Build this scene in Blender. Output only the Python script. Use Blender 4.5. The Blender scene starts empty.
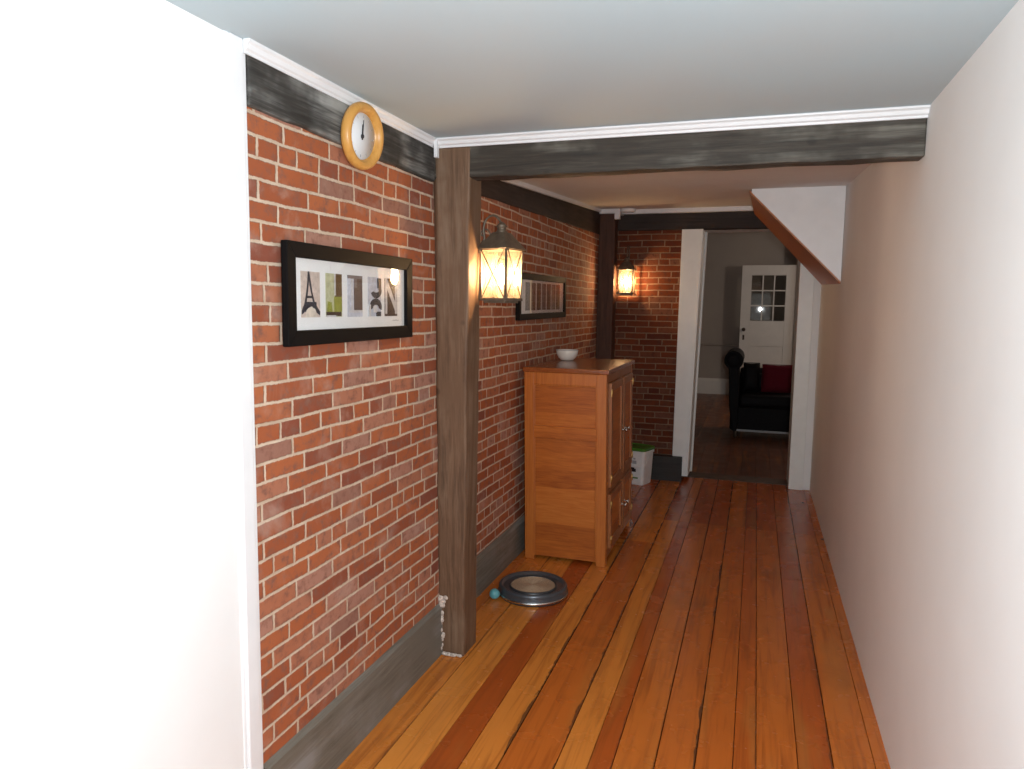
import bpy, bmesh, math, random
from mathutils import Vector, Matrix
random.seed(7)
PI = math.pi
SC = bpy.context.scene
COL = SC.collection

# ------------------------------------------------------------------ camera, world, lights, exposure
CAM_Z = 1.6
def make_camera():
    f_px, yaw, pitch, roll = 726.07, 0.32258795, -0.10608613, 0.01250936
    cy, sy = math.cos(yaw), math.sin(yaw)
    f = Vector((-sy * math.cos(pitch), cy * math.cos(pitch), math.sin(pitch)))
    r = Vector((cy, sy, 0)); u = r.cross(f)
    c, s = math.cos(roll), math.sin(roll)
    r2 = c * r + s * u; u2 = -s * r + c * u
    cam = bpy.data.cameras.new('camera'); o = bpy.data.objects.new('camera', cam); COL.objects.link(o)
    cam.sensor_width = 36.0; cam.lens = f_px * 36.0 / 1024.0; cam.clip_start = 0.05
    m = Matrix((r2, u2, -f)).transposed().to_4x4(); m.translation = Vector((0, 0, CAM_Z))
    o.matrix_world = m
    SC.camera = o
    return o, r2, u2, f
CAM, CR, CU, CF = make_camera()
W = bpy.data.worlds.new('world'); SC.world = W; W.use_nodes = True
W.node_tree.nodes['Background'].inputs[0].default_value = (0.8, 0.85, 0.9, 1)
W.node_tree.nodes['Background'].inputs[1].default_value = 0.05
SC.view_settings.view_transform = 'Standard'; SC.view_settings.look = 'None'
SC.view_settings.exposure = 0.48; SC.view_settings.gamma = 1.0
SC.view_settings.use_curve_mapping = False
SC.cycles.use_denoising = True
SC.cycles.sample_clamp_indirect = 6.0
SC.cycles.max_bounces = 10; SC.cycles.transparent_max_bounces = 16

FLASH_W, ROOM_W, FAR_W, BULB_E = 150.0, 26.0, 34.0, 330.0
def spot(name, loc, direction, watts, angle, size, color):
    d = bpy.data.lights.new(name, 'SPOT'); d.energy = watts; d.spot_size = math.radians(angle); d.spot_blend = 0.35
    d.shadow_soft_size = size; d.color = color
    o = bpy.data.objects.new(name, d); COL.objects.link(o); o.location = loc
    o.rotation_euler = Vector(direction).to_track_quat('-Z', 'Y').to_euler()
    return o
def area(name, loc, direction, watts, sx, sy, color):
    d = bpy.data.lights.new(name, 'AREA'); d.shape = 'RECTANGLE'; d.size = sx; d.size_y = sy; d.energy = watts; d.color = color
    o = bpy.data.objects.new(name, d); COL.objects.link(o); o.location = loc
    o.rotation_euler = Vector(direction).to_track_quat('-Z', 'Y').to_euler()
    return o
# the camera's flash, beside the lens; an added soft fill, no real window, behind the photographer; a lamp in the far room
spot('camera_flash', Vector((0, 0, CAM_Z)) + 0.13 * CR + 0.04 * CU, CF, FLASH_W, 112, 0.03, (0.96, 1.0, 1.03))
area('added_fill', (-1.30, -0.75, 1.25), (1, 0.35, 0.2), ROOM_W, 1.1, 1.3, (0.78, 0.92, 1.0))
d = bpy.data.lights.new('far_room_lamp', 'POINT'); d.energy = FAR_W; d.color = (1.0, 0.86, 0.74); d.shadow_soft_size = 0.12
o = bpy.data.objects.new('far_room_lamp', d); COL.objects.link(o); o.location = (2.1, 11.2, 2.35)

# ------------------------------------------------------------------ node helper
class NT:
    def __init__(self, name):
        self.m = bpy.data.materials.new(name); self.m.use_nodes = True
        self.t = self.m.node_tree; self.N = self.t.nodes; self.L = self.t.links
        self.b = self.N['Principled BSDF']; self.out = self.N['Material Output']
    def n(self, typ, **kw):
        x = self.N.new(typ)
        for k, v in kw.items(): setattr(x, k, v)
        return x
    def put(self, sock, v):
        if isinstance(v, bpy.types.NodeSocket): self.L.new(v, sock)
        elif isinstance(v, tuple) and len(v) == 3 and sock.type == 'RGBA': sock.default_value = (*v, 1)
        else: sock.default_value = v
    def math(self, op, a, b=None, c=None):
        x = self.n('ShaderNodeMath', operation=op)
        self.put(x.inputs[0], a)
        if b is not None: self.put(x.inputs[1], b)
        if c is not None: self.put(x.inputs[2], c)
        return x.outputs[0]
    def coords(self):
        tc = self.n('ShaderNodeTexCoord'); s = self.n('ShaderNodeSeparateXYZ'); self.L.new(tc.outputs['Object'], s.inputs[0])
        return s.outputs[0], s.outputs[1], s.outputs[2], tc.outputs['Object']
    def comb(self, x, y, z):
        c = self.n('ShaderNodeCombineXYZ')
        for i, v in enumerate((x, y, z)): self.put(c.inputs[i], v)
        return c.outputs[0]
    def noise(self, vec, scale=5, detail=4, rough=0.55, dist=0.0):
        x = self.n('ShaderNodeTexNoise')
        self.L.new(vec, x.inputs['Vector'])
        x.inputs['Scale'].default_value = scale; x.inputs['Detail'].default_value = detail
        x.inputs['Roughness'].default_value = rough; x.inputs['Distortion'].default_value = dist
        return x.outputs['Fac']
    def white(self, vec):
        x = self.n('ShaderNodeTexWhiteNoise', noise_dimensions='3D'); self.L.new(vec, x.inputs['Vector']); return x.outputs['Value']
    def ramp(self, fac, stops, interp='LINEAR'):
        x = self.n('ShaderNodeValToRGB'); e = x.color_ramp; e.interpolation = interp
        while len(e.elements) < len(stops): e.elements.new(0.5)
        for el, (p, c) in zip(e.elements, stops):
            el.position = p; el.color = (*c, 1) if isinstance(c, tuple) else (c, c, c, 1)
        self.put(x.inputs[0], fac); return x.outputs[0]
    def mix(self, fac, a, b, blend='MIX'):
        x = self.n('ShaderNodeMix', data_type='RGBA', blend_type=blend)
        self.put(x.inputs[0], fac); self.put(x.inputs[6], a); self.put(x.inputs[7], b); return x.outputs[2]
    def sstep(self, v, a, b):
        x = self.n('ShaderNodeMapRange', interpolation_type='SMOOTHSTEP')
        self.put(x.inputs[0], v); x.inputs[1].default_value = a; x.inputs[2].default_value = b; return x.outputs[0]
    def bump(self, h, strength=0.5, dist=0.01):
        x = self.n('ShaderNodeBump'); self.put(x.inputs['Height'], h)
        x.inputs['Strength'].default_value = strength; x.inputs['Distance'].default_value = dist
        self.L.new(x.outputs[0], self.b.inputs['Normal'])
    def base(self, c): self.put(self.b.inputs['Base Color'], c)
    def rough(self, v): self.put(self.b.inputs['Roughness'], v)
    def spec(self, v): self.b.inputs['Specular IOR Level'].default_value = v

def plain(name, color, rough=0.5, metal=0.0, spec=0.5, var=0.06, scale=30, bump=0.0, coat=0.0):
    t = NT(name); x, y, z, v = t.coords()
    n = t.noise(v, scale, 3)
    lo = tuple(max(0, c * (1 - var)) for c in color); hi = tuple(min(1, c * (1 + var)) for c in color)
    t.base(t.ramp(n, [(0.3, lo), (0.7, hi)])); t.rough(rough); t.spec(spec)
    t.b.inputs['Metallic'].default_value = metal
    t.b.inputs['Coat Weight'].default_value = coat; t.b.inputs['Coat Roughness'].default_value = 0.08
    if bump: t.bump(n, bump, 0.004)
    return t.m

def brick(name, along, tint=(1, 1, 1), wash=0.25):
    t = NT(name); x, y, z, v = t.coords()
    u = y if along == 'y' else x
    H, LN = 0.0572, 0.208
    P = t.comb(u, 0.0, z)
    w1 = t.math('SUBTRACT', t.noise(P, 3.0, 2), 0.5); w2 = t.math('SUBTRACT', t.noise(t.comb(u, 3.7, z), 9.0, 2), 0.5)
    zz = t.math('ADD', t.math('ADD', z, t.math('MULTIPLY', w1, 0.014)), t.math('MULTIPLY', w2, 0.006))
    uw = t.math('ADD', u, t.math('MULTIPLY', w2, 0.012))
    rv = t.math('DIVIDE', zz, H); row = t.math('FLOOR', rv); fv = t.math('FRACT', rv)
    r1 = t.white(t.comb(row, 1.3, 7.7))
    hdr = t.math('LESS_THAN', t.math('FLOORED_MODULO', row, 7.0), 0.5)
    Ls = t.math('SUBTRACT', LN, t.math('MULTIPLY', hdr, LN * 0.5))
    off = t.math('ADD', t.math('MULTIPLY', t.math('FLOORED_MODULO', row, 2.0), 0.5), t.math('MULTIPLY', r1, 0.3))
    ru0 = t.math('ADD', t.math('DIVIDE', uw, Ls), off)
    # uneven brick lengths: slide every joint a little
    ru = t.math('ADD', ru0, t.math('MULTIPLY', t.math('SUBTRACT', t.noise(t.comb(t.math('MULTIPLY', ru0, 0.55), row, 0.0), 1.0, 0), 0.5), 0.55))
    cu = t.math('FLOOR', ru); fu = t.math('FRACT', ru)
    du = t.math('MULTIPLY', t.math('MINIMUM', fu, t.math('SUBTRACT', 1.0, fu)), Ls)
    dv = t.math('MULTIPLY', t.math('MINIMUM', fv, t.math('SUBTRACT', 1.0, fv)), H)
    dd = t.math('MINIMUM', du, dv)
    dn = t.math('ADD', dd, t.math('MULTIPLY', t.math('SUBTRACT', t.noise(P, 75, 4, 0.65), 0.5), 0.0085))
    mask = t.sstep(dn, 0.0030, 0.0066)
    rnd = t.white(t.comb(cu, row, 0.0))
    col = t.ramp(rnd, [(0.0, (.25, .072, .042)), (0.12, (.33, .088, .036)), (0.35, (.40, .108, .040)), (0.6, (.44, .128, .048)), (0.8, (.43, .16, .085)), (0.95, (.43, .21, .145)), (1.0, (.30, .14, .095))])
    mott = t.noise(P, 26, 5, 0.65)
    col = t.mix(t.sstep(mott, 0.46, 0.70), col, (.24, .10, .065))
    hz = t.noise(P, 5.5, 5, 0.6, 0.4)
    col = t.mix(t.math('MULTIPLY', t.sstep(hz, 0.5, 0.78), wash * 2.2), col, (.52, .34, .26))
    mort = t.ramp(t.noise(P, 14, 4), [(0.3, (.54, .38, .26)), (0.7, (.72, .56, .41))])
    out = t.mix(mask, mort, col)
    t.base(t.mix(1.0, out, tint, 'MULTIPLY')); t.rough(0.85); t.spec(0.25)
    t.bump(t.math('ADD', t.math('MULTIPLY', mask, 1.0), t.math('MULTIPLY', mott, 0.35)), 0.55, 0.007)
    return t.m

def timber(name, axis, c_dark, c_mid, c_light, rough=0.65, knots=0.5, dust=None, spec=0.3, freq=1.0):
    t = NT(name); x, y, z, v = t.coords()
    k = 0.05
    s = {'x': (k, 1, 1), 'y': (1, k, 1), 'z': (1, 1, k)}[axis]
    V = t.comb(t.math('MULTIPLY', x, s[0]), t.math('MULTIPLY', y, s[1]), t.math('MULTIPLY', z, s[2]))
    g = t.noise(V, 55 * freq, 6, 0.65, 0.5)
    big = t.noise(v, 5, 4)
    c = t.ramp(g, [(0.25, c_dark), (0.5, c_mid), (0.78, c_light)])
    c = t.mix(t.sstep(big, 0.42, 0.7), c, c_mid)
    kn = t.n('ShaderNodeTexVoronoi'); t.L.new(v, kn.inputs['Vector']); kn.inputs['Scale'].default_value = 6.0
    c = t.mix(t.math('MULTIPLY', t.math('SUBTRACT', 1.0, t.sstep(kn.outputs['Distance'], 0.06, 0.14)), knots), c, c_dark)
    if dust:
        dn = t.noise(V, 14, 5, 0.7); dm = t.noise(v, 2.8, 4, 0.6)
        c = t.mix(t.math('MULTIPLY', t.sstep(dn, 0.42, 0.66), t.sstep(dm, 0.42, 0.64)), c, dust)
    t.base(c); t.rough(rough); t.spec(spec); t.bump(g, 0.35, 0.004)
    return t.m

def banded(name, c_dark, c_mid, c_light):
    t = NT(name); x, y, z, v = t.coords()
    wob = t.math('MULTIPLY', t.math('SUBTRACT', t.noise(v, 3, 2), 0.5), 0.03)
    zz = t.math('ADD', z, wob)
    band = t.white(t.comb(t.math('FLOOR', t.math('DIVIDE', zz, 0.118)), 2.0, 5.0))
    g = t.noise(t.comb(t.math('MULTIPLY', x, 2.2), y, t.math('MULTIPLY', zz, 26)), 3.0, 5, 0.6, 0.7)
    f = t.math('ADD', t.math('MULTIPLY', g, 0.75), t.math('MULTIPLY', band, 0.28))
    t.base(t.ramp(f, [(0.28, c_dark), (0.52, c_mid), (0.78, c_light)])); t.rough(0.42); t.spec(0.4); t.bump(g, 0.12, 0.002)
    return t.m

def floor_mat(name, stops, rough, dark=(.03, .012, .006)):
    t = NT(name); x, y, z, v = t.coords()
    a = t.n('ShaderNodeAttribute', attribute_name='tone').outputs['Fac']
    b = t.n('ShaderNodeAttribute', attribute_name='shift').outputs['Fac']
    xs = t.math('ADD', x, t.math('MULTIPLY', b, 11.0)); ys = t.math('ADD', t.math('MULTIPLY', y, 0.045), t.math('MULTIPLY', b, 5.0))
    V = t.comb(xs, ys, 0.0)
    g = t.noise(V, 34, 6, 0.6, 0.8)
    V2 = t.comb(xs, t.math('MULTIPLY', ys, 2.5), 0.0)
    g2 = t.noise(V2, 9, 3, 0.5, 0.3)
    col = t.ramp(a, stops)
    col = t.mix(t.math('MULTIPLY', t.sstep(g, 0.44, 0.70), 0.6), col, (.25, .055, .010))
    col = t.mix(t.math('MULTIPLY', t.sstep(g2, 0.52, 0.72), 0.5), col, (.46, .17, .035))
    # dirt worked into the board edges, in broken runs
    eb = t.math('SUBTRACT', t.n('ShaderNodeAttribute', attribute_name='side_b').outputs['Fac'], x)
    dirt = t.n('ShaderNodeAttribute', attribute_name='dirt').outputs['Fac']
    en = t.noise(t.comb(t.math('MULTIPLY', x, 10), t.math('MULTIPLY', y, 2.2), b), 1.8, 5, 0.65)
    wdt = t.math('MULTIPLY', t.math('MULTIPLY', t.sstep(en, 0.36, 0.70), 0.013), dirt)
    em = t.math('SUBTRACT', 1.0, t.sstep(t.math('SUBTRACT', eb, wdt), 0.0005, 0.004))
    col = t.mix(t.math('MULTIPLY', em, t.math('MULTIPLY', dirt, 0.85)), col, (.075, .03, .014))
    # knots and worn nail stains
    kv = t.comb(xs, t.math('MULTIPLY', y, 0.55), t.math('MULTIPLY', b, 4.0))
    kn = t.n('ShaderNodeTexVoronoi'); t.L.new(kv, kn.inputs['Vector']); kn.inputs['Scale'].default_value = 4.2
    kd = t.math('ADD', kn.outputs['Distance'], t.math('MULTIPLY', t.noise(v, 40, 2), 0.05))
    sel = t.math('GREATER_THAN', t.white(kn.outputs['Position']), 0.8)
    km = t.math('MULTIPLY', t.math('SUBTRACT', 1.0, t.sstep(kd, 0.06, 0.12)), sel)
    col = t.mix(t.math('MULTIPLY', km, 0.85), col, dark)
    st = t.noise(v, 1.7, 5, 0.6)
    col = t.mix(t.math('MULTIPLY', t.sstep(st, 0.55, 0.75), 0.35), col, (.17, .05, .014))
    t.base(col); t.rough(t.ramp(t.noise(v, 7, 3), [(0.3, rough * 0.85), (0.7, rough * 1.25)])); t.spec(0.45)
    t.bump(g, 0.12, 0.002)
    return t.m

def plaster(name, color, blotch=None):
    t = NT(name); x, y, z, v = t.coords()
    n = t.noise(v, 1.6, 4, 0.55); n2 = t.noise(v, 14, 4)
    c2 = blotch or tuple(c * 0.94 for c in color)
    t.base(t.ramp(n, [(0.35, color), (0.7, c2)])); t.rough(0.75); t.spec(0.25); t.bump(n2, 0.08, 0.004)
    return t.m

def paint(name, color, rough=0.35): return plain(name, color, rough, 0, 0.5, 0.03, 9, 0.03)

def glassy(name, tint=(1, 1, 1), frost=0.0, rough=0.03, bright=(1, .9, .75)):
    t = NT(name); x, y, z, v = t.coords()
    tr = t.n('ShaderNodeBsdfTransparent'); t.put(tr.inputs[0], tint)
    base = tr.outputs[0]
    if frost > 0:
        tl = t.n('ShaderNodeBsdfTranslucent'); t.put(tl.inputs[0], bright)
        mx = t.n('ShaderNodeMixShader'); t.put(mx.inputs[0], t.ramp(t.noise(v, 90, 3), [(0.3, frost * 0.6), (0.7, min(1, frost * 1.4))]))
        t.L.new(base, mx.inputs[1]); t.L.new(tl.outputs[0], mx.inputs[2]); base = mx.outputs[0]
    gl = t.n('ShaderNodeBsdfGlossy'); gl.inputs['Roughness'].default_value = rough
    lw = t.n('ShaderNodeLayerWeight'); lw.inputs[0].default_value = 0.5       # same reflectance from either side of the pane
    fr = t.math('ADD', t.math('MULTIPLY', t.math('POWER', lw.outputs['Facing'], 5.0), 0.9), 0.042)
    m2 = t.n('ShaderNodeMixShader'); t.L.new(fr, m2.inputs[0]); t.L.new(base, m2.inputs[1]); t.L.new(gl.outputs[0], m2.inputs[2])
    t.L.new(m2.outputs[0], t.out.inputs[0])
    return t.m

def emit(name, color, strength):
    t = NT(name); e = t.n('ShaderNodeEmission'); t.put(e.inputs[0], color); e.inputs[1].default_value = strength
    t.L.new(e.outputs[0], t.out.inputs[0]); return t.m

M = {}
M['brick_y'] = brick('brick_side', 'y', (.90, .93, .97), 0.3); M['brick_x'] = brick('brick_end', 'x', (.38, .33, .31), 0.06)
M['post'] = timber('old_post_wood', 'z', (.06, .032, .019), (.145, .082, .047), (.235, .148, .092), 0.6, 0.8, (.22, .148, .098))
M['post_dark'] = timber('dark_post_wood', 'z', (.035, .016, .010), (.075, .034, .022), (.11, .055, .036), 0.6, 0.4)
M['beam_x'] = timber('dark_beam_wood', 'x', (.016, .014, .011), (.042, .034, .026), (.085, .072, .056), 0.6, 0.6, (.20, .19, .16))
M['beam_y'] = timber('grey_beam_wood', 'y', (.016, .015, .013), (.038, .035, .031), (.10, .095, .088), 0.7, 0.3, (.34, .34, .32))
M['beam_rear'] = timber('soot_beam_wood', 'y', (.016, .010, .008), (.035, .023, .018), (.06, .042, .034), 0.7, 0.3)
M['beam_far'] = timber('soot_beam_wood_end', 'x', (.016, .011, .009), (.035, .026, .022), (.06, .046, .04), 0.65, 0.3)
M['base_y'] = timber('grey_baseboard', 'y', (.09, .08, .062), (.165, .15, .122), (.25, .235, .20), 0.6, 0.2, (.25, .245, .23))
M['base_dark'] = timber('dark_baseboard', 'x', (.018, .016, .015), (.035, .032, .03), (.055, .05, .048), 0.5, 0.1)
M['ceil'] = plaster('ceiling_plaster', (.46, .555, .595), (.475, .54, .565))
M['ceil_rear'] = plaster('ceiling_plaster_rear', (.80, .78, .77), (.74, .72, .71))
M['white_wall'] = plaster('white_plaster', (.86, .86, .85))
M['grey_wall'] = plaster('grey_wall_paint', (.42, .37, .325), (.38, .335, .30))
M['trim'] = paint('white_trim_paint', (.80, .81, .82))
M['casing'] = paint('casing_paint', (.84, .87, .85), 0.4)
M['ivory'] = paint('door_paint', (.72, .69, .64), 0.4)
M['floor'] = floor_mat('pine_floor', [(0.0, (.29, .050, .009)), (0.35, (.45, .098, .014)), (0.7, (.58, .172, .026)), (1.0, (.69, .26, .045))], 0.24)
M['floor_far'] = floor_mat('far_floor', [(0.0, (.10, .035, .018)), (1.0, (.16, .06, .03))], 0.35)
M['gap'] = plain('floor_gap_dirt', (.02, .014, .010), 0.9)
M['sub'] = plain('threshold_wood', (.09, .05, .03), 0.5)
M['mortar'] = plain('crumbled_mortar', (.55, .47, .41), 0.9, 0, 0.2, 0.4, 80, 0.6)
M['oak'] = timber('cabinet_oak', 'z', (.30, .078, .012), (.45, .136, .022), (.54, .19, .036), 0.38, 0.12, None, 0.5, 1.0)
M['oak_h'] = banded('cabinet_oak_panel', (.30, .074, .011), (.46, .132, .019), (.56, .19, .036))
M['oak_top'] = timber('cabinet_oak_top', 'y', (.17, .045, .012), (.26, .072, .018), (.34, .105, .028), 0.20, 0.1, None, 0.6)
M['oak_f'] = timber('cabinet_oak_front', 'z', (.20, .062, .018), (.30, .105, .032), (.38, .145, .05), 0.38, 0.1, None, 0.5, 1.0)
M['brass'] = plain('aged_brass', (.62, .42, .16), 0.35, 1.0)
M['steel'] = plain('bright_metal', (.62, .62, .60), 0.25, 1.0)
M['dark_metal'] = plain('dark_bronze', (.10, .075, .055), 0.45, 0.6, 0.5, 0.2)
M['lantern_metal'] = plain('lantern_bronze', (.16, .125, .09), 0.45, 0.5, 0.5, 0.25)
M['frame'] = plain('black_frame', (.008, .007, .007), 0.55, 0, 0.04)
M['mat'] = plain('white_mat_board', (.80, .81, .80), 0.8, 0, 0.1, 0.02)
M['pic_glass'] = glassy('picture_glass', (1, 1, 1), 0, 0.02)
M['lamp_glass'] = glassy('lantern_glass', (1, .97, .91), 0.06, 0.1, (1, .86, .70))
M['door_glass'] = glassy('door_glass', (.8, .8, .78), 0, 0.02)
M['bulb'] = emit('lit_bulb', (1.0, .64, .33), BULB_E)
M['clock_wood'] = timber('clock_oak', 'z', (.44, .19, .035), (.60, .30, .07), (.68, .38, .11), 0.35, 0.0, None, 0.5)
M['face'] = plain('clock_face', (.74, .77, .79), 0.4, 0, 0.4, 0.02)
M['ink'] = plain('black_ink', (.02, .02, .022), 0.5)
M['ink_grey'] = plain('grey_ink', (.42, .43, .45), 0.6)
M['china'] = plain('white_china', (.80, .80, .76), 0.2, 0, 0.5, 0.02, 20, 0, 0.3)
M['white_plastic'] = plain('white_plastic', (.86, .87, .86), 0.45, 0, 0.5, 0.03)
M['green_plastic'] = plain('green_plastic', (.07, .22, .025), 0.4)
M['grey_plastic'] = plain('grey_plastic', (.085, .095, .108), 0.28, 0.4, 0.5, 0.06)
M['dark_plastic'] = plain('dark_plastic', (.035, .038, .042), 0.35)
M['cardboard'] = plain('corrugated_cardboard', (.42, .30, .20), 0.9, 0, 0.1, 0.2, 200, 0.4)
M['teal'] = plain('teal_plastic', (.12, .38, .42), 0.3)
M['leather'] = plain('black_leather', (.010, .009, .010), 0.55, 0, 0.08, 0.2, 60, 0.2)
M['red_cloth'] = plain('dark_red_cloth', (.14, .012, .022), 0.9, 0, 0.1)
for nm, c in dict(beige=(.56, .47, .41), olive=(.45, .46, .29), brown=(.12, .075, .035), lime=(.26, .28, .05), pale=(.55, .55, .56), taupe=(.12, .088, .076),
                  sky=(.50, .53, .60), umber=(.055, .035, .028), cream=(.62, .55, .46), slate=(.03, .032, .045), photo_dark=(.075, .058, .056), photo_mid=(.20, .17, .165)).items():
    M[nm] = plain('print_' + nm, c, 0.6, 0, 0.2, 0.18, 60)

# ------------------------------------------------------------------ mesh helpers
def box(bm, x0, x1, y0, y1, z0, z1, mi=0, mat=None):
    vs = [bm.verts.new((x, y, z)) for x in (x0, x1) for y in (y0, y1) for z in (z0, z1)]
    if mat is not None:
        for v in vs: v.co = mat @ v.co
    q = [(0, 1, 3, 2), (4, 6, 7, 5), (0, 4, 5, 1), (2, 3, 7, 6), (0, 2, 6, 4), (1, 5, 7, 3)]
    fs = []
    for f in q:
        fc = bm.faces.new([vs[i] for i in f]); fc.material_index = mi; fs.append(fc)
    return vs, fs
def hexa(bm, lo, hi, mi=0):
    """lo, hi: four corner points each (same winding)"""
    a = [bm.verts.new(p) for p in lo]; b = [bm.verts.new(p) for p in hi]; n = len(a)
    fs = [bm.faces.new(a[::-1]), bm.faces.new(b)] + [bm.faces.new((a[i], a[(i + 1) % n], b[(i + 1) % n], b[i])) for i in range(n)]
    for f in fs: f.material_index = mi
    return fs
def prism(bm, pts, axis, a0, a1, mi=0):
    """pts: 2-D outline; axis 'x' -> pts=(y,z), 'y' -> (x,z), 'z' -> (x,y)"""
    def P(p, a): return {'x': (a, p[0], p[1]), 'y': (p[0], a, p[1]), 'z': (p[0], p[1], a)}[axis]
    return hexa(bm, [P(p, a0) for p in pts], [P(p, a1) for p in pts], mi)
def lathe(bm, prof, seg=32, c=(0, 0, 0), mi=0, rot=None, smooth=True, phase=0.0):
    rings = []
    for r, z in prof:
        ring = []
        for k in range(1 if r < 1e-6 else seg):
            a = 2 * PI * k / seg + phase
            p = Vector((r * math.cos(a), r * math.sin(a), z))
            if rot: p = rot @ p
            ring.append(bm.verts.new(p + Vector(c)))
        rings.append(ring)
    for A, B in zip(rings, rings[1:]):
        n = max(len(A), len(B))
        for k in range(n):
            f = [A[k % len(A)], A[(k + 1) % len(A)], B[(k + 1) % len(B)], B[k % len(B)]]
            f = list(dict.fromkeys(f))
            if len(f) >= 3:
                try: fc = bm.faces.new(f); fc.material_index = mi; fc.smooth = smooth
                except ValueError: pass
    if len(rings[0]) > 2: bm.faces.new(rings[0][::-1]).material_index = mi
    if len(rings[-1]) > 2: bm.faces.new(rings[-1]).material_index = mi
def tube(bm, pts, r, seg=10, mi=0):
    pts = [Vector(p) for p in pts]; rings = []
    up = Vector((0.13, 0.27, 0.95)).normalized()
    for i, p in enumerate(pts):
        d = (pts[min(i + 1, len(pts) - 1)] - pts[max(i - 1, 0)]).normalized()
        a = d.cross(up)
        if a.length < 1e-3: a = d.cross(Vector((1, 0, 0)))
        a.normalize(); b = d.cross(a)
        rr = r[i] if isinstance(r, (list, tuple)) else r
        rings.append([bm.verts.new(p + rr * (math.cos(2 * PI * k / seg) * a + math.sin(2 * PI * k / seg) * b)) for k in range(seg)])
    for A, B in zip(rings, rings[1:]):
        for k in range(seg):
            f = bm.faces.new((A[k], A[(k + 1) % seg], B[(k + 1) % seg], B[k])); f.smooth = True; f.material_index = mi
    bm.faces.new(rings[0][::-1]).material_index = mi; bm.faces.new(rings[-1]).material_index = mi
def torus(bm, R, r, c=(0, 0, 0), seg=40, sub=10, rot=None, mi=0):
    g = []
    for i in range(seg):
        a = 2 * PI * i / seg; ring = []
        for j in range(sub):
            b = 2 * PI * j / sub
            p = Vector(((R + r * math.cos(b)) * math.cos(a), (R + r * math.cos(b)) * math.sin(a), r * math.sin(b)))
            if rot: p = rot @ p
            ring.append(bm.verts.new(p + Vector(c)))
        g.append(ring)
    for i in range(seg):
        for j in range(sub):
            f = bm.faces.new((g[i][j], g[(i + 1) % seg][j], g[(i + 1) % seg][(j + 1) % sub], g[i][(j + 1) % sub])); f.smooth = True; f.material_index = mi
def ball(bm, r, c=(0, 0, 0), sc=(1, 1, 1), seg=20, mi=0, rot=None):
    n = seg // 2
    prof = [(r * math.sin(PI * i / n), -r * math.cos(PI * i / n)) for i in range(n + 1)]
    prof[0] = (0, -r); prof[-1] = (0, r)
    m = Matrix.Diagonal(sc)
    lathe(bm, prof, seg, c, mi, rot=(rot @ m) if rot else m)

def obj(name, bm, mats, parent=None, bevel=0.0, seg=2, sub=0):
    bmesh.ops.recalc_face_normals(bm, faces=bm.faces)
    me = bpy.data.meshes.new(name); bm.to_mesh(me); bm.free()
    for m in (mats if isinstance(mats, (list, tuple)) else [mats]): me.materials.append(m)
    o = bpy.data.objects.new(name, me); COL.objects.link(o)
    if parent: o.parent = parent
    if bevel:
        b = o.modifiers.new('bevel', 'BEVEL'); b.width = bevel; b.segments = seg; b.limit_method = 'ANGLE'; b.angle_limit = math.radians(40)
    if sub:
        s = o.modifiers.new('subdivision', 'SUBSURF'); s.levels = sub; s.render_levels = sub
        for p in me.polygons: p.use_smooth = True
    return o
def B(): return bmesh.new()
def tag(o, label, cat, kind=None, group=None):
    o['label'] = label
    if cat: o['category'] = cat
    if kind: o['kind'] = kind
    if group: o['group'] = group
    return o
def thing(name, label, cat, loc=(0, 0, 0), rz=0, group=None):
    o = bpy.data.objects.new(name, None); COL.objects.link(o); o.location = loc; o.rotation_euler = (0, 0, rz)
    o.empty_display_size = 0.1
    return tag(o, label, cat, None, group)
def struct(name, bm, mats, label, cat, bevel=0.0):
    return tag(obj(name, bm, mats, None, bevel), label, cat, 'structure')

# ------------------------------------------------------------------ the setting
XW, XR, XRIGHT = -1.325, -1.42, 0.52       # front brick face, rear brick face, right-hand wall face
Y0, YB, YF = 1.68, 2.90, 6.90              # end of brick, cross beam, end wall
ZC = 2.292
def zrear(y): return 2.35 + 0.06 * (y - 4.15)

# floor boards: real boards with open joints
def boards(name, xs, y0, y1, seams, mat, label, tones=None, gap=0.0035, dirt={}):
    bm = B(); tl = bm.faces.layers.float.new('tone'); sl = bm.faces.layers.float.new('shift'); al = bm.faces.layers.float.new('side_a'); bl = bm.faces.layers.float.new('side_b'); dl = bm.faces.layers.float.new('dirt')
    for i, (a, b) in enumerate(zip(xs, xs[1:])):
        ys = [y0] + sorted(s for s in seams(i) if y0 < s < y1) + [y1]
        for j, (c, d) in enumerate(zip(ys, ys[1:])):
            t = tones(i, j) if tones else random.random(); s = random.random()
            g = gap * (0.4 + 0.9 * dirt.get(i, random.uniform(0, .3)))
            bev = 0.0012
            lo = [(a + g / 2, c + .0008, -.03), (b - g / 2, c + .0008, -.03), (b - g / 2, d - .0008, -.03), (a + g / 2, d - .0008, -.03)]
            mid = [(p[0], p[1], -bev) for p in lo]
            top = [(a + g / 2 + bev, c + .002, 0), (b - g / 2 - bev, c + .002, 0), (b - g / 2 - bev, d - .002, 0), (a + g / 2 + bev, d - .002, 0)]
            n0 = len(bm.faces)
            for L, H in ((lo, mid), (mid, top)):
                A = [bm.verts.new(p) for p in L]; Bv = [bm.verts.new(p) for p in H]
                fs = [bm.faces.new((A[k], A[(k + 1) % 4], Bv[(k + 1) % 4], Bv[k])) for k in range(4)]
                if H is top: fs.append(bm.faces.new(Bv))
                for f in fs: f[tl] = t; f[sl] = s; f[bl] = b; f[dl] = dirt.get(i, .12); f[al] = a
    box(bm, xs[0], xs[-1], y0, y1, -.06, -.028, 1)
    return struct(name, bm, [mat, M['gap']], label, 'floor')
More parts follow.
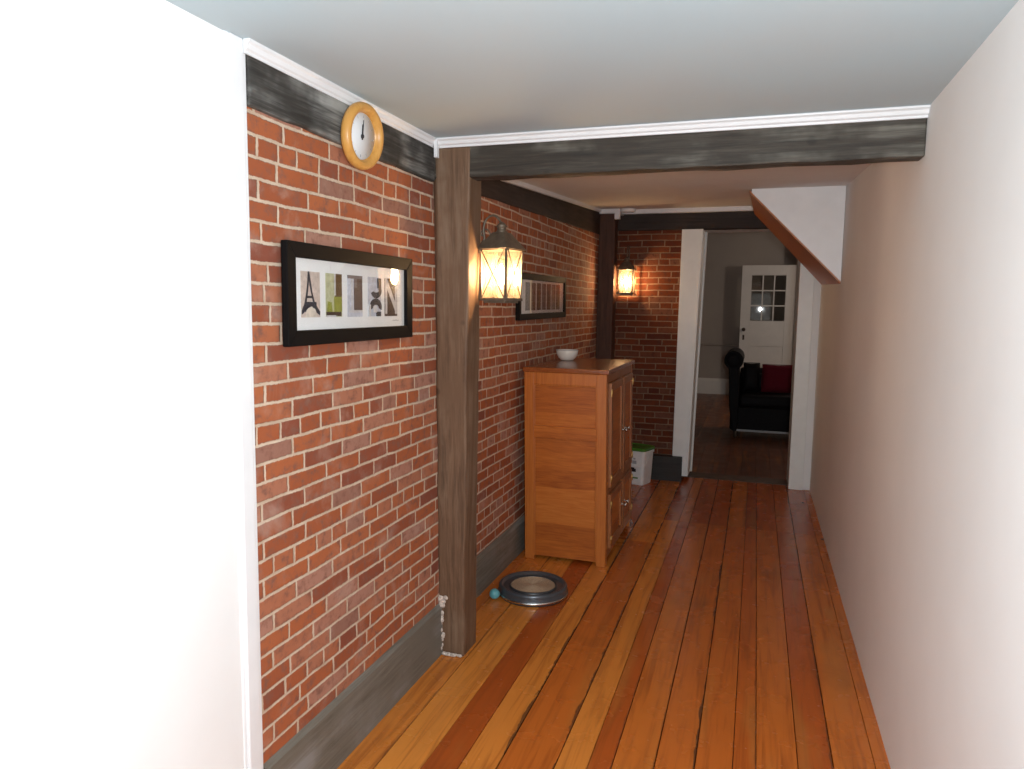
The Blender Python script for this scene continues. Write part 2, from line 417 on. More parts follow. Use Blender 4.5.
bx = [-1.46, -1.33, -1.191, -1.037, -.917, -.790, -.600, -.492, -.412, -.271, -.135, -.009, .07, .21, .33, .47, .56]
tone_near = {1: .82, 2: .95, 3: .22, 4: .86, 5: .50, 6: .84, 7: .25, 8: .58, 9: .50, 10: .48, 11: .40, 12: .55, 13: .3, 14: .6}
tone_far = [.6, .5, .35, .55, .3, .8, .15, .55, .2, .3, .62, .12, .35, .4, .3, .5]
def seams(i):
    r = random.Random(i * 13 + 5)
    return [-.6 + r.random() * .8, 4.92 if i in (3, 4, 5) else (5.5 if i >= 6 else 4.6 + r.random())]
def tones(i, j):
    if j <= 1: return tone_near.get(i, .6)
    return tone_far[i % 16]
boards('floor', bx, -1.6, 7.02, seams, M['floor'], 'orange varnished pine floorboards of mixed widths with dark joints', tones, dirt={1: .55, 4: 1.0, 5: 1.0, 7: .5, 8: .55, 9: 1.0, 11: .5, 13: .8})
fx = [-2.6 + .14 * k for k in range(41)]
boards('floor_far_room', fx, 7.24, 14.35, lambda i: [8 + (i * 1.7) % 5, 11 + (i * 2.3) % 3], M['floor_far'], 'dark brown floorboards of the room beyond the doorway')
bm = B(); prism(bm, [(7.02, -.05), (7.24, -.05), (7.24, .004), (7.22, .010), (7.04, .010), (7.02, .004)], 'x', -.62, .44)
struct('trim_threshold', bm, M['sub'], 'worn dark wooden threshold across the doorway', 'threshold')

# walls
bm = B(); box(bm, XW - .2, XW, Y0, 2.95, -.05, 2.42)
struct('wall_left', bm, M['brick_y'], 'old red brick wall with pale mortar before the front post', 'wall')
bm = B(); box(bm, XR - .2, XR, 2.95, 7.3, -.05, 2.72)
struct('wall_left_rear', bm, M['brick_y'], 'red brick wall behind the cabinet between the two posts', 'wall')
bm = B(); box(bm, XW - .2, -1.322, -1.7, 1.60, -.05, 2.42)
struct('wall_left_near', bm, M['white_wall'], 'plain white plaster wall where the brick ends', 'wall')
bm = B(); box(bm, -1.45, -1.318, 1.598, Y0 - .001, -.0, ZC + .02); box(bm, -1.40, -1.31, 1.61, 1.66, 0, ZC)
struct('trim_1', bm, M['trim'], 'white upright casing at the near end of the brick', 'trim', .004)
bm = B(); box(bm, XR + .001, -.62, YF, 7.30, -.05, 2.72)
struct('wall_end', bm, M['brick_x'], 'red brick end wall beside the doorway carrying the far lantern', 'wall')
bm = B(); box(bm, .36, XRIGHT + .1, YF, 7.30, -.05, 2.72); box(bm, -.62, .36, YF + .01, 7.30, 2.33, 2.72)
struct('wall_end_right', bm, M['white_wall'], 'white wall over and to the right of the doorway', 'wall')
bm = B(); box(bm, XRIGHT, XRIGHT + .12, -1.7, YF, -.05, 2.72)
struct('wall_right', bm, M['white_wall'], 'plain white right-hand wall of the passage', 'wall')
bm = B(); box(bm, XW - .2, XRIGHT + .12, -1.85, -1.7, -.05, 2.42)
struct('wall_back', bm, M['white_wall'], 'white wall behind the viewer', 'wall')
# ceilings
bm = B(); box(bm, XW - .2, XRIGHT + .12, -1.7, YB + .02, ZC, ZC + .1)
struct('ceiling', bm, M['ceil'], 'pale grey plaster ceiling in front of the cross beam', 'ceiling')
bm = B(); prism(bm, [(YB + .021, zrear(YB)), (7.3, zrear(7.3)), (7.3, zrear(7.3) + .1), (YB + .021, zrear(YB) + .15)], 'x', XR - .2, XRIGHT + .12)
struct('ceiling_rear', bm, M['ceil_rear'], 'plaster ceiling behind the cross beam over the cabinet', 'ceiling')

# timber
def skewed(bm, bottom, top, n=10, jit=0.004, mi=0):
    """an old hewn timber: rectangle at each end, slightly uneven faces"""
    rings = []
    for k in range(n + 1):
        t = k / n
        ring = []
        for a, b in zip(bottom, top):
            p = Vector(a).lerp(Vector(b), t)
            if 0 < k < n: p += Vector((random.uniform(-jit, jit), random.uniform(-jit, jit), random.uniform(-jit, jit)))
            ring.append(bm.verts.new(p))
        rings.append(ring)
    for A, Bv in zip(rings, rings[1:]):
        for k in range(4): bm.faces.new((A[k], A[(k + 1) % 4], Bv[(k + 1) % 4], Bv[k]))
    bm.faces.new(rings[0][::-1]); bm.faces.new(rings[-1])
YBF = 2.862
bm = B(); skewed(bm, [(-1.326, 2.955, -.02), (-1.208, 2.955, -.02), (-1.208, 3.12, -.02), (-1.44, 3.12, -.02)],
                 [(-1.302, 2.855, 2.257), (-1.150, 2.855, 2.257), (-1.150, 2.99, 2.257), (-1.44, 2.99, 2.257)], 14, .003)
post = struct('post_front', bm, M['post'], 'weathered grey-brown timber post at the end of the front brick wall', 'post', .008)
bm = B()
rr = random.Random(3)
for k in range(26):
    t = rr.random(); z = .02 + .25 * t
    ball(bm, rr.uniform(.006, .012), (-1.318 + rr.uniform(-.004, .014), 2.952 - rr.uniform(.0, .012), z), (1, .7, 1.1), 8)
for k in range(22):
    ball(bm, rr.uniform(.006, .011), (-1.30 + rr.random() * .085, 2.945 - rr.random() * .012, .008), (1.2, .8, .8), 8)
for k in range(9):
    ball(bm, rr.uniform(.009, .014), (-1.322 + rr.random() * .03, 2.95 - rr.random() * .01, .245 + rr.random() * .03), (1.1, .6, .9), 8)
tag(obj('trim_mortar', bm, M['mortar'], None), 'crumbled pale mortar around the foot of the front post', 'mortar', 'structure')
bm = B(); skewed(bm, [(-1.45, YBF, 2.13), (-1.45, 2.955, 2.13), (-1.45, 2.955, 2.275), (-1.45, YBF, 2.275)],
                 [(XRIGHT, YBF, 2.13), (XRIGHT, 2.955, 2.13), (XRIGHT, 2.955, 2.275), (XRIGHT, YBF, 2.275)], 18, .003)
struct('beam_cross', bm, M['beam_x'], 'dark old timber beam crossing the ceiling above the front post', 'beam', .006)
bm = B(); skewed(bm, [(-1.40, Y0, 2.128), (-1.31, Y0, 2.128), (-1.31, Y0, ZC - .005), (-1.40, Y0, ZC - .005)],
                 [(-1.40, YBF, 2.120), (-1.31, YBF, 2.120), (-1.31, YBF, ZC - .005), (-1.40, YBF, ZC - .005)], 14, .003)
struct('beam_left', bm, M['beam_y'], 'grey weathered timber along the top of the front brick wall', 'beam', .006)
bm = B(); skewed(bm, [(-1.5, 2.96, 2.165), (-1.405, 2.96, 2.165), (-1.405, 2.96, zrear(2.96) - .005), (-1.5, 2.96, zrear(2.96) - .005)],
                 [(-1.5, 6.88, 2.285), (-1.405, 6.88, 2.285), (-1.405, 6.88, zrear(6.88) - .005), (-1.5, 6.88, zrear(6.88) - .005)], 16, .003)
struct('beam_left_rear', bm, M['beam_rear'], 'dark timber along the top of the brick wall behind the cabinet', 'beam', .006)
bm = B(); skewed(bm, [(-1.40, 6.86, 2.325), (-1.40, 6.96, 2.325), (-1.40, 6.96, zrear(6.9) - .01), (-1.40, 6.86, zrear(6.9) - .01)],
                 [(XRIGHT, 6.86, 2.318), (XRIGHT, 6.96, 2.318), (XRIGHT, 6.96, zrear(6.9) - .01), (XRIGHT, 6.86, zrear(6.9) - .01)], 14, .003)
struct('beam_end', bm, M['beam_far'], 'dark timber beam over the brick end wall and doorway', 'beam', .006)
bm = B(); skewed(bm, [(-1.425, 6.70, -.02), (-1.275, 6.70, -.02), (-1.275, 6.86, -.02), (-1.425, 6.86, -.02)],
                 [(-1.412, 6.70, zrear(6.7) - .01), (-1.262, 6.70, zrear(6.7) - .01), (-1.262, 6.86, zrear(6.7) - .01), (-1.412, 6.86, zrear(6.7) - .01)], 12, .003)
struct('post_corner', bm, M['post_dark'], 'dark timber post in the far corner of the brick walls', 'post', .008)

# crown mouldings
def crown_prof(d=.020, h=.036):        # (out, down) steps from the ceiling
    return [(0, 0), (d, 0), (d, -.007), (d - .006, -.012), (d - .009, -.024), (d - .015, -.028), (d - .015, -h), (0, -h)]
bm = B(); prism(bm, [(-1.311 + a, ZC + b) for a, b in crown_prof()], 'y', 1.66, YBF - .002)
struct('trim_2', bm, M['trim'], 'white crown moulding above the grey timber on the left', 'moulding')
bm = B(); prism(bm, [(YBF + .001 - a * 1.8, ZC + b) for a, b in crown_prof()], 'x', -1.309, XRIGHT)
box(bm, -1.300, -1.285, YBF - .035, YBF - .012, ZC - .078, ZC - .0005)
struct('trim_3', bm, M['trim'], 'white crown moulding along the front of the cross beam', 'moulding', .002)
bm = B(); hexa(bm, [(-1.406, 2.98, zrear(2.98) - .03), (-1.385, 2.98, zrear(2.98) - .03), (-1.385, 2.98, zrear(2.98)), (-1.406, 2.98, zrear(2.98))],
               [(-1.406, 6.69, zrear(6.69) - .03), (-1.385, 6.69, zrear(6.69) - .03), (-1.385, 6.69, zrear(6.69)), (-1.406, 6.69, zrear(6.69))])
struct('trim_4', bm, M['trim'], 'white moulding strip over the rear timber on the left', 'moulding', .003)
bm = B(); zt = zrear(6.84)
box(bm, -1.235, -.03, 6.815, 6.862, zt - .042, zt - .002)
box(bm, -1.43, -1.235, 6.655, 6.70, zt - .052, zt - .012)
box(bm, -1.262, -1.215, 6.655, 6.862, zt - .052, zt - .012)
box(bm, -1.440, -1.408, 6.652, 6.699, zt - .105, zt - .013)
box(bm, -1.264, -1.216, 6.652, 6.699, zt - .105, zt - .013)
struct('trim_5', bm, M['trim'], 'white moulding stepping round the corner post along the end beam', 'moulding', .003)

# baseboards
bm = B(); prism(bm, [(-1.335, -.02), (-1.31, -.02), (-1.31, .228), (-1.318, .241), (-1.335, .250)], 'y', Y0, 2.955)
struct('baseboard_left', bm, M['base_y'], 'tall grey weathered baseboard under the front brick wall', 'baseboard')
bm = B(); prism(bm, [(-1.43, -.02), (-1.395, -.02), (-1.395, .20), (-1.405, .212), (-1.43, .222)], 'y', 3.0, 6.9)
struct('baseboard_left_rear', bm, M['base_y'], 'grey baseboard behind the cabinet between the posts', 'baseboard')
bm = B(); box(bm, -1.26, -.600, 6.80, 6.905, -.02, .228)
struct('baseboard_end', bm, M['base_dark'], 'black baseboard block ending at the white doorway casing', 'baseboard', .004)

# doorway: casing and deep jambs
bm = B()
hexa(bm, [(-.692, 6.845, .229), (-.548, 6.845, .229), (-.548, 6.915, .229), (-.692, 6.915, .229)],
         [(-.678, 6.845, 2.322), (-.492, 6.845, 2.322), (-.492, 6.915, 2.322), (-.678, 6.915, 2.322)])
box(bm, -.605, -.548, 6.845, 6.915, .045, .229)
hexa(bm, [(-.566, 6.838, .05), (-.546, 6.838, .05), (-.546, 6.86, .05), (-.566, 6.86, .05)],
         [(-.510, 6.838, 2.322), (-.490, 6.838, 2.322), (-.490, 6.86, 2.322), (-.510, 6.86, 2.322)])
struct('trim_6', bm, M['casing'], 'wide white casing on the left of the doorway, cut around the black baseboard', 'trim', .003)
bm = B()
hexa(bm, [(-.622, 6.915, .03), (-.550, 6.915, .03), (-.550, 7.30, .03), (-.622, 7.30, .03)], [(-.622, 6.915, 2.33), (-.494, 6.915, 2.33), (-.494, 7.30, 2.33), (-.622, 7.30, 2.33)])
hexa(bm, [(-.552, 7.19, .02), (-.534, 7.19, .02), (-.534, 7.24, .02), (-.552, 7.24, .02)], [(-.496, 7.19, 2.33), (-.478, 7.19, 2.33), (-.478, 7.24, 2.33), (-.496, 7.24, 2.33)])
struct('trim_7', bm, M['casing'], 'white jamb board lining the left of the doorway', 'trim', .003)
bm = B(); box(bm, .34, .36, 6.9, 7.30, .0, 2.33); box(bm, .34, .46, 6.875, 6.90, 0, 2.33)
struct('trim_8', bm, M['casing'], 'white casing and jamb on the right of the doorway', 'trim', .003)

# far room shell
YFW = 14.3
bm = B(); box(bm, -2.7, 3.1, YFW, YFW + .15, -.05, 3.3)
struct('wall_far_room', bm, M['grey_wall'], 'grey painted wall at the back of the far room', 'wall')
bm = B(); box(bm, -2.8, -2.6, 7.3, YFW, -.05, 3.3); struct('wall_far_room_left', bm, M['grey_wall'], 'grey left wall of the far room', 'wall')
bm = B(); box(bm, 3.0, 3.2, 7.3, YFW, -.05, 3.3); struct('wall_far_room_right', bm, M['grey_wall'], 'grey right wall of the far room', 'wall')
bm = B(); box(bm, -2.7, -.62, 7.301, 7.38, -.05, 3.3); box(bm, .44, 3.1, 7.301, 7.38, -.05, 3.3); box(bm, -.62, .44, 7.301, 7.38, 2.34, 3.3)
struct('wall_far_room_near', bm, M['grey_wall'], 'far room side of the wall around the doorway', 'wall')
bm = B(); box(bm, -2.7, 3.1, 7.3, YFW, 3.15, 3.3); struct('ceiling_far_room', bm, M['ceil_rear'], 'plaster ceiling of the far room', 'ceiling')
bm = B(); prism(bm, [(YFW, 0), (YFW - .025, 0), (YFW - .025, .25), (YFW - .012, .29), (YFW, .30)], 'x', -2.6, 3.0)
struct('baseboard_far_room', bm, M['ivory'], 'tall white baseboard on the back wall of the far room', 'baseboard')
bm = B(); prism(bm, [(YFW, .915), (YFW - .02, .925), (YFW - .028, .945), (YFW - .012, .955), (YFW, .965)], 'x', -2.6, 3.0)
struct('trim_9', bm, M['grey_wall'], 'grey chair rail on the back wall of the far room', 'trim')

# glazed door in the far room (white, nine panes over a solid panel)
def far_door():
    y0, y1 = 13.93, 13.975
    x0, x1, zt = -.285, .64, 2.405
    gx0, gx1, gz0, gz1 = -.115, .47, 1.41, 2.225
    bm = B()
    box(bm, x0, gx0, y0, y1, .015, zt); box(bm, gx1, x1, y0, y1, .015, zt)
    box(bm, gx0, gx1, y0, y1, gz1, zt); box(bm, gx0, gx1, y0, y1, .95, gz0); box(bm, gx0, gx1, y0, y1, .015, .25)
    box(bm, gx0, gx1, y0 + .012, y1 - .012, .25, .95)
    w = (gx1 - gx0) / 3; h = (gz1 - gz0) / 3
    for k in (1, 2):
        box(bm, gx0 + w * k - .012, gx0 + w * k + .012, y0 + .005, y1 - .005, gz0, gz1)
        box(bm, gx0, gx1, y0 + .006, y1 - .006, gz0 + h * k - .012, gz0 + h * k + .012)
    d = struct('door_1', bm, M['ivory'], 'white door with nine glass panes standing open in the far room', 'door', .004)
    for i in range(3):
        for j in range(3):
            g = B(); box(g, gx0 + w * i + .01, gx0 + w * (i + 1) - .01, y0 + .019, y0 + .024, gz0 + h * j + .01, gz0 + h * (j + 1) - .01)
            obj('pane', g, M['door_glass'], d)
    k = B(); R = Matrix.Rotation(PI / 2, 3, 'X')
    lathe(k, [(0, .07), (.026, .066), (.034, .05), (.026, .034), (.012, .028), (.012, .006), (.03, .005), (.03, 0)], 16, (-.215, y0, 1.25), rot=R)
    obj('door_knob', k, M['dark_metal'], d)
    k = B(); box(k, -.232, -.198, y0 - .006, y0, 1.06, 1.15); obj('keyhole_plate', k, M['dark_metal'], d, .003)
far_door()
bm = B(); box(bm, .64, .78, 13.90, YFW, 0, 3.15)
struct('wall_far_room_nib', bm, M['grey_wall'], 'short grey wall the glazed door hangs from', 'wall')

# boxed underside of a stair dropping to the right in front of the doorway
st = thing('stair_soffit', 'boxed stair underside with white side and brown bottom, sloping down under the rear ceiling', 'stairs', (0, 5.3, 0))
zx = lambda x: 2.395 - 1.02 * (x + .07)
bm = B(); hexa(bm, [(-.07, 0, zx(-.07)), ((XRIGHT - .003), 0, zx((XRIGHT - .003))), ((XRIGHT - .003), 0, zrear(5.3) - .001), (-.07, 0, zrear(5.3) - .001)],
               [(-.045, 1.535, zx(-.07) + .045), ((XRIGHT - .003), 1.535, zx((XRIGHT - .003)) + .045), ((XRIGHT - .003), 1.535, zrear(6.835) - .001), (-.045, 1.535, zrear(6.835) - .001)])
obj('boxing', bm, M['trim'], st)
bm = B(); hexa(bm, [(-.085, -.004, zx(-.085) - .014), ((XRIGHT - .003), -.004, zx((XRIGHT - .003)) - .014), ((XRIGHT - .003), -.004, zx((XRIGHT - .003)) - .001), (-.085, -.004, zx(-.085) - .001)],
               [(-.060, 1.535, zx(-.085) + .030), ((XRIGHT - .003), 1.535, zx((XRIGHT - .003)) + .030), ((XRIGHT - .003), 1.535, zx((XRIGHT - .003)) + .0435), (-.060, 1.535, zx(-.085) + .0435)])
o = obj('underside_board', bm, M['oak'], st); o['label'] = 'brown stained wooden underside'

# ------------------------------------------------------------------ things on the walls
def clock():
    c = thing('wall_clock', 'round wall clock with a wide honey-coloured wooden rim, hung high on the left brick wall', 'clock', (-1.297, 2.218, 2.165))
    c.rotation_euler = (0, math.radians(6), math.radians(-4)); c.scale = (1.0, .95, .95)
    R = Matrix.Rotation(PI / 2, 3, 'Y')       # lathe axis -> +x
    bm = B(); lathe(bm, [(.100, 0), (.112, .006), (.115, .016), (.112, .028), (.104, .036), (.094, .036), (.086, .030), (.082, .022), (.080, .012), (0, .012)], 64, rot=R)
    obj('rim', bm, M['clock_wood'], c)
    bm = B(); lathe(bm, [(0, .0125), (.079, .0125), (.079, .0145), (0, .0145)], 48, rot=R); f = obj('dial', bm, M['face'], c)
    for k in range(12):
        bm = B(); a = 2 * PI * k / 12; m = Matrix.Rotation(a, 4, 'X')
        w = .0022 if k % 3 else .0035
        box(bm, .0146, .0152, -w / 2, w / 2, .062, .071, 0, m)
        obj('hour_mark', bm, M['ink_grey'], f)
    bm = B(); hexa(bm, [(.0165, -.004, -.012), (.0165, .004, -.012), (.0175, .004, -.012), (.0175, -.004, -.012)], [(.0165, -.0012, .056), (.0165, .0012, .056), (.0175, .0012, .056), (.0175, -.0012, .056)])
    obj('minute_hand', bm, M['ink'], c)
    bm = B(); m = Matrix.Rotation(math.radians(3), 4, 'X'); box(bm, .0155, .0163, -.003, .003, -.01, .040, 0, m); obj('hour_hand', bm, M['ink'], c)
    bm = B(); lathe(bm, [(.0075, .0146), (.0075, .019), (.004, .0205), (0, .0205)], 16, rot=R); obj('hub', bm, M['ink'], c)
clock()

def frame_ring(bm, y0, y1, z0, z1, b, x0, x1):
    """mitred frame in the y-z plane with a slightly raised inner lip"""
    for (A, Bq) in (((y0, z0), (y1, z0)), ((y1, z0), (y1, z1)), ((y1, z1), (y0, z1)), ((y0, z1), (y0, z0))):
        cy, cz = (y0 + y1) / 2, (z0 + z1) / 2
        def inn(p): return (p[0] + (b if p[0] < cy else -b), p[1] + (b if p[1] < cz else -b))
        a2, b2 = inn(A), inn(Bq)
        hexa(bm, [(x0, *A), (x0, *Bq), (x0, *b2), (x0, *a2)], [(x1, *A), (x1, *Bq), (x1 - .002, *b2), (x1 - .002, *a2)])

def photo(parent, y0, y1, z0, z1, x, shapes, mats, label):
    """one print: background sheet plus flat shapes in 0..1 print coordinates"""
    bm = B(); box(bm, x, x + .0008, y0, y1, z0, z1, 0)
    def P(u, v): return (y0 + (y1 - y0) * u, z0 + (z1 - z0) * v)
    lv = 0
    for mi, pts in shapes:
        lv += 1
        prism(bm, [P(*p) for p in pts], 'x', x + .0008, x + .0009 + .00012 * lv, mi)
    o = obj('letter_photo', bm, [M[m] for m in mats], parent)
    o['label'] = label
    return o
def rect(u0, v0, u1, v1): return [(u0, v0), (u1, v0), (u1, v1), (u0, v1)]
def arc(cu, cv, ru, rv, a0, a1, w, n=12):
    A = [math.radians(a0 + (a1 - a0) * k / n) for k in range(n + 1)]
    quads = []
    for a, b in zip(A, A[1:]):
        quads.append([(cu + ru * math.cos(a), cv + rv * math.sin(a)), (cu + ru * math.cos(b), cv + rv * math.sin(b)),
                      (cu + (ru - w) * math.cos(b), cv + (rv - w * .75) * math.sin(b)), (cu + (ru - w) * math.cos(a), cv + (rv - w * .75) * math.sin(a))])
    return quads

def picture_front():
    f = thing('picture_frame', 'black-framed picture of letter photographs spelling a name on the front brick wall', 'picture', (XW + .009, 2.2135, 1.6305))
    f.rotation_euler = (0, 0, math.radians(1.1))
    y0, y1, z0, z1 = -.4245, .4245, -.154, .154
    bm = B(); frame_ring(bm, y0 + .008, y1 - .004, z0, z1, .046, 0, .022); obj('frame', bm, M['frame'], f, .002)
    bm = B(); box(bm, .001, .006, y0 + .03, y1 - .03, z0 + .03, z1 - .03); mt = obj('mat_board', bm, M['mat'], f)
    X = .0061; dz0, dz1 = 1.561 - 1.6305, 1.701 - 1.6305
    Y = lambda a: a - 2.2115
    # A: an iron tower with splayed legs
    A = [(1, [(.36, 1.0), (.44, 1.0), (.52, .78), (.60, .52), (.72, .32), (1.0, .12), (.98, .04), (.80, .10), (.62, .30), (.56, .45), (.44, .70), (.40, .84)]),
         (1, [(.36, 1.0), (.44, 1.0), (.41, .80), (.40, .70), (.33, .45), (.27, .28), (.14, .10), (.02, .06), (.02, .14), (.16, .30), (.26, .52), (.33, .76)]),
         (1, rect(.18, .26, .80, .34)), (1, rect(.26, .42, .64, .47))]
    for q in arc(.50, .08, .40, .22, 15, 165, .10): A.append((1, q))
    A.append((2, [(.22, .0), (.80, .0), (.72, .17), (.5, .24), (.28, .17)]))
    photo(mt, Y(1.882), Y(1.986), dz0, dz1, X, A, ['beige', 'slate', 'cream'], 'photograph of an iron tower as the letter A')
    L1 = [(1, rect(.56, .45, 1, 1)), (2, rect(.50, .12, 1, .47)), (3, rect(.02, .02, .95, .12)), (4, rect(.0, .0, .62, .04)), (5, [(.06, .12), (.40, .12), (.34, .34), (.12, .36)]), (4, rect(.52, .5, .60, 1.0))]
    photo(mt, Y(2.019), Y(2.118), dz0, dz1, X, L1, ['olive', 'brown', 'lime', 'umber', 'pale', 'lime'], 'green photograph as the first letter L')
    L2 = [(1, rect(.42, .16, 1, .92)), (2, rect(.24, .12, .36, .95)), (2, rect(.1, .10, 1.0, .16)), (3, rect(.42, .70, .62, .92)), (3, rect(0, .92, 1, 1))]
    photo(mt, Y(2.154), Y(2.255), dz0, dz1, X, L2, ['sky', 'taupe', 'pale', 'photo_mid'], 'grey photograph as the second letter L')
    E = []
    for q in arc(.62, .66, .42, .20, 200, 400, .20): E.append((1, q))
    for q in arc(.58, .24, .46, .22, -20, 200, .22): E.append((1, q))
    E += [(1, rect(.72, .72, .98, .98)), (1, rect(.62, .0, .95, .12)), (2, rect(.0, .0, .16, .3)), (2, rect(.34, .1, .62, .26))]
    photo(mt, Y(2.295), Y(2.392), dz0, dz1, X, E, ['sky', 'slate', 'pale'], 'photograph of curled metalwork as the letter E')
    Nn = [(1, rect(.04, .02, .20, 1)), (1, rect(.82, .02, .97, 1)), (1, [(.04, .86), (.20, .98), (.97, .24), (.97, .02), (.86, .02), (.82, .14)]), (2, rect(.0, .0, 1, .06))]
    photo(mt, Y(2.422), Y(2.524), dz0, dz1, X, Nn, ['umber', 'pale', 'umber'], 'brown photograph with a white letter N')
    bm = B()
    for k in range(9): box(bm, X, X + .0004, .275 + .006 * k, .279 + .006 * k, z0 + .066, z0 + .070)
    obj('caption', bm, M['ink_grey'], mt)
    bm = B(); box(bm, .0115, .013, y0 + .050, y1 - .046, z0 + .043, z1 - .043, 0, Matrix.Rotation(math.radians(.6), 4, 'Z')); obj('glass', bm, M['pic_glass'], f)
picture_front()

def picture_rear():
    cy, cz = 4.86, 1.672
    f = thing('picture_frame', 'dark-framed picture with a row of narrow photographs on the brick above the cabinet', 'picture', (XR + .004, cy, cz))
    f.rotation_euler = (math.radians(.6), 0, 0)
    y0, y1, z0, z1 = -.575, .575, -.148, .148
    bm = B(); frame_ring(bm, y0, y1, z0, z1, .040, 0, .028); obj('frame', bm, M['frame'], f, .002)
    bm = B(); box(bm, .004, .014, y0 + .03, y1 - .03, z0 + .025, z1 - .025); mt = obj('mat_board', bm, M['mat'], f)
    n = 7; a, b = -.43, .44; w = (b - a) / n
    for k in range(n):
        p, q = a + w * k + .012, a + w * (k + 1) - .012
        sh = [(1, rect(.0, .0, .35 + .1 * (k % 3), 1)), (2 if k % 2 else 3, rect(.55, .08, .95, .5 + .1 * (k % 4)))]
        ph = photo(mt, p, q, -.088, .092, .0141, sh, ['photo_dark', 'photo_mid' if k % 2 else 'umber', 'taupe', 'brown'], 'narrow dark photograph')
        ph.name = 'photo'
        if 'label' in ph: del ph['label']
    bm = B(); box(bm, .0175, .0195, y0 + .035, y1 - .035, z0 + .035, z1 - .035); obj('glass', bm, M['pic_glass'], f)
picture_rear()

def lantern(label, loc, rz, body_rot, reach, s=.14, h=.205, lift=0.0):
    """root at the wall plate's back; +x points away from the mounting surface; z=0 is the middle of the glass"""
    r = thing('wall_lantern', label, 'lantern', loc, rz, 'lanterns with scroll arms on the post and end wall')
    cx = reach; hz = h / 2
    bm = B(); prism(bm, [(-.032, -.11), (.032, -.11), (.038, 0), (.032, .12), (0, .15), (-.032, .12)], 'x', 0, .008)
    obj('wall_plate', bm, M['lantern_metal'], r, .002)
    # scroll arm: leaves the plate, rises, sweeps over and comes down into the roof
    pts = [(.006, 0, .10), (.012, 0, .16)]
    for k in range(15):
        a = PI - PI * k / 14
        pts.append((cx / 2 + .004 + (cx / 2 - .004) * math.cos(a), 0, .20 + lift + .055 * math.sin(a)))
    pts += [(cx, 0, .19 + lift), (cx, 0, hz + .075)]
    bm = B(); tube(bm, pts, .0055, 8)
    sp = [(cx * .45 + (.034 - .002 * k) * math.cos(.42 * k - 1.2) - .03, 0, .175 + (.034 - .002 * k) * math.sin(.42 * k - 1.2)) for k in range(15)]
    tube(bm, sp, .004, 8)
    obj('scroll_arm', bm, M['lantern_metal'], r)
    m = Matrix.Translation((cx, 0, 0)) @ Matrix.Rotation(body_rot, 4, 'Z')
    def X(bm):
        bmesh.ops.transform(bm, matrix=m, verts=bm.verts); return bm
    a = s / 2; b = a * .94
    bm = B()
    box(bm, -a, a, -a, a, -hz - .012, -hz); box(bm, -a * .8, a * .8, -a * .8, a * .8, -hz - .022, -hz - .012)
    obj('base_tray', X(bm), M['lantern_metal'], r, .002)
    bm = B(); c0 = .008
    for sx in (-1, 1):
        for sy in (-1, 1):
            hexa(bm, [(sx * b, sy * b, -hz), (sx * (b - c0), sy * b, -hz), (sx * (b - c0), sy * (b - c0), -hz), (sx * b, sy * (b - c0), -hz)],
                 [(sx * a, sy * a, hz), (sx * (a - c0), sy * a, hz), (sx * (a - c0), sy * (a - c0), hz), (sx * a, sy * (a - c0), hz)])
    box(bm, -a, a, -a, a, hz, hz + .006)
    obj('cage', X(bm), M['lantern_metal'], r)
    for k in range(4):
        q = Matrix.Rotation(PI / 2 * k, 4, 'Z')
        bm = B(); w = b - c0
        hexa(bm, [(b - .004, -w, -hz), (b - .002, -w, -hz), (b - .002, w, -hz), (b - .004, w, -hz)],
             [(a - .004, -w - .003, hz), (a - .002, -w - .003, hz), (a - .002, w + .003, hz), (a - .004, w + .003, hz)])
        bmesh.ops.transform(bm, matrix=q, verts=bm.verts)
        p = obj('pane', X(bm), M['lamp_glass'], r)
        bm = B()
        tube(bm, [(b, -w, -hz), (a, w, hz)], .0026, 6); tube(bm, [(b + .001, w, -hz), (a + .001, -w, hz)], .0026, 6)
        bmesh.ops.transform(bm, matrix=q, verts=bm.verts)
        obj('cross_wire', X(bm), M['lantern_metal'], p)
    bm = B(); o_ = a + .012; t_ = .030
    hexa(bm, [(-o_, -o_, hz + .004), (o_, -o_, hz + .004), (o_, o_, hz + .004), (-o_, o_, hz + .004)], [(-t_, -t_, hz + .078), (t_, -t_, hz + .078), (t_, t_, hz + .078), (-t_, t_, hz + .078)])
    rf = obj('roof', X(bm), M['lantern_metal'], r, .003)
    bm = B(); lathe(bm, [(.024, hz + .078), (.026, hz + .082), (.020, hz + .088), (.020, hz + .100), (.027, hz + .103), (.014, hz + .118), (.006, hz + .124), (0, hz + .126)], 20, (cx, 0, 0))
    obj('chimney_cap', bm, M['lantern_metal'], rf)
    bm = B(); lathe(bm, [(.012, -hz), (.012, -hz + .055), (.009, -hz + .058)], 16, (cx, 0, 0)); cd = obj('candle_sleeve', bm, M['china'], r)
    bm = B(); lathe(bm, [(0, -hz + .058), (.009, -hz + .060), (.017, -hz + .085), (.018, -hz + .098), (.013, -hz + .122), (.005, -hz + .142), (0, -hz + .150)], 20, (cx, 0, 0))
    obj('bulb', bm, M['bulb'], cd)
    return r
lantern('lit bronze lantern on the side of the front post, crossed wires over its glass', (-1.163, 3.035, 1.742), 0, math.radians(-13), .092)
lantern('lit bronze lantern on the brick end wall beside the doorway', (-1.160, YF, 1.850), -PI / 2, 0, .115, lift=.075)

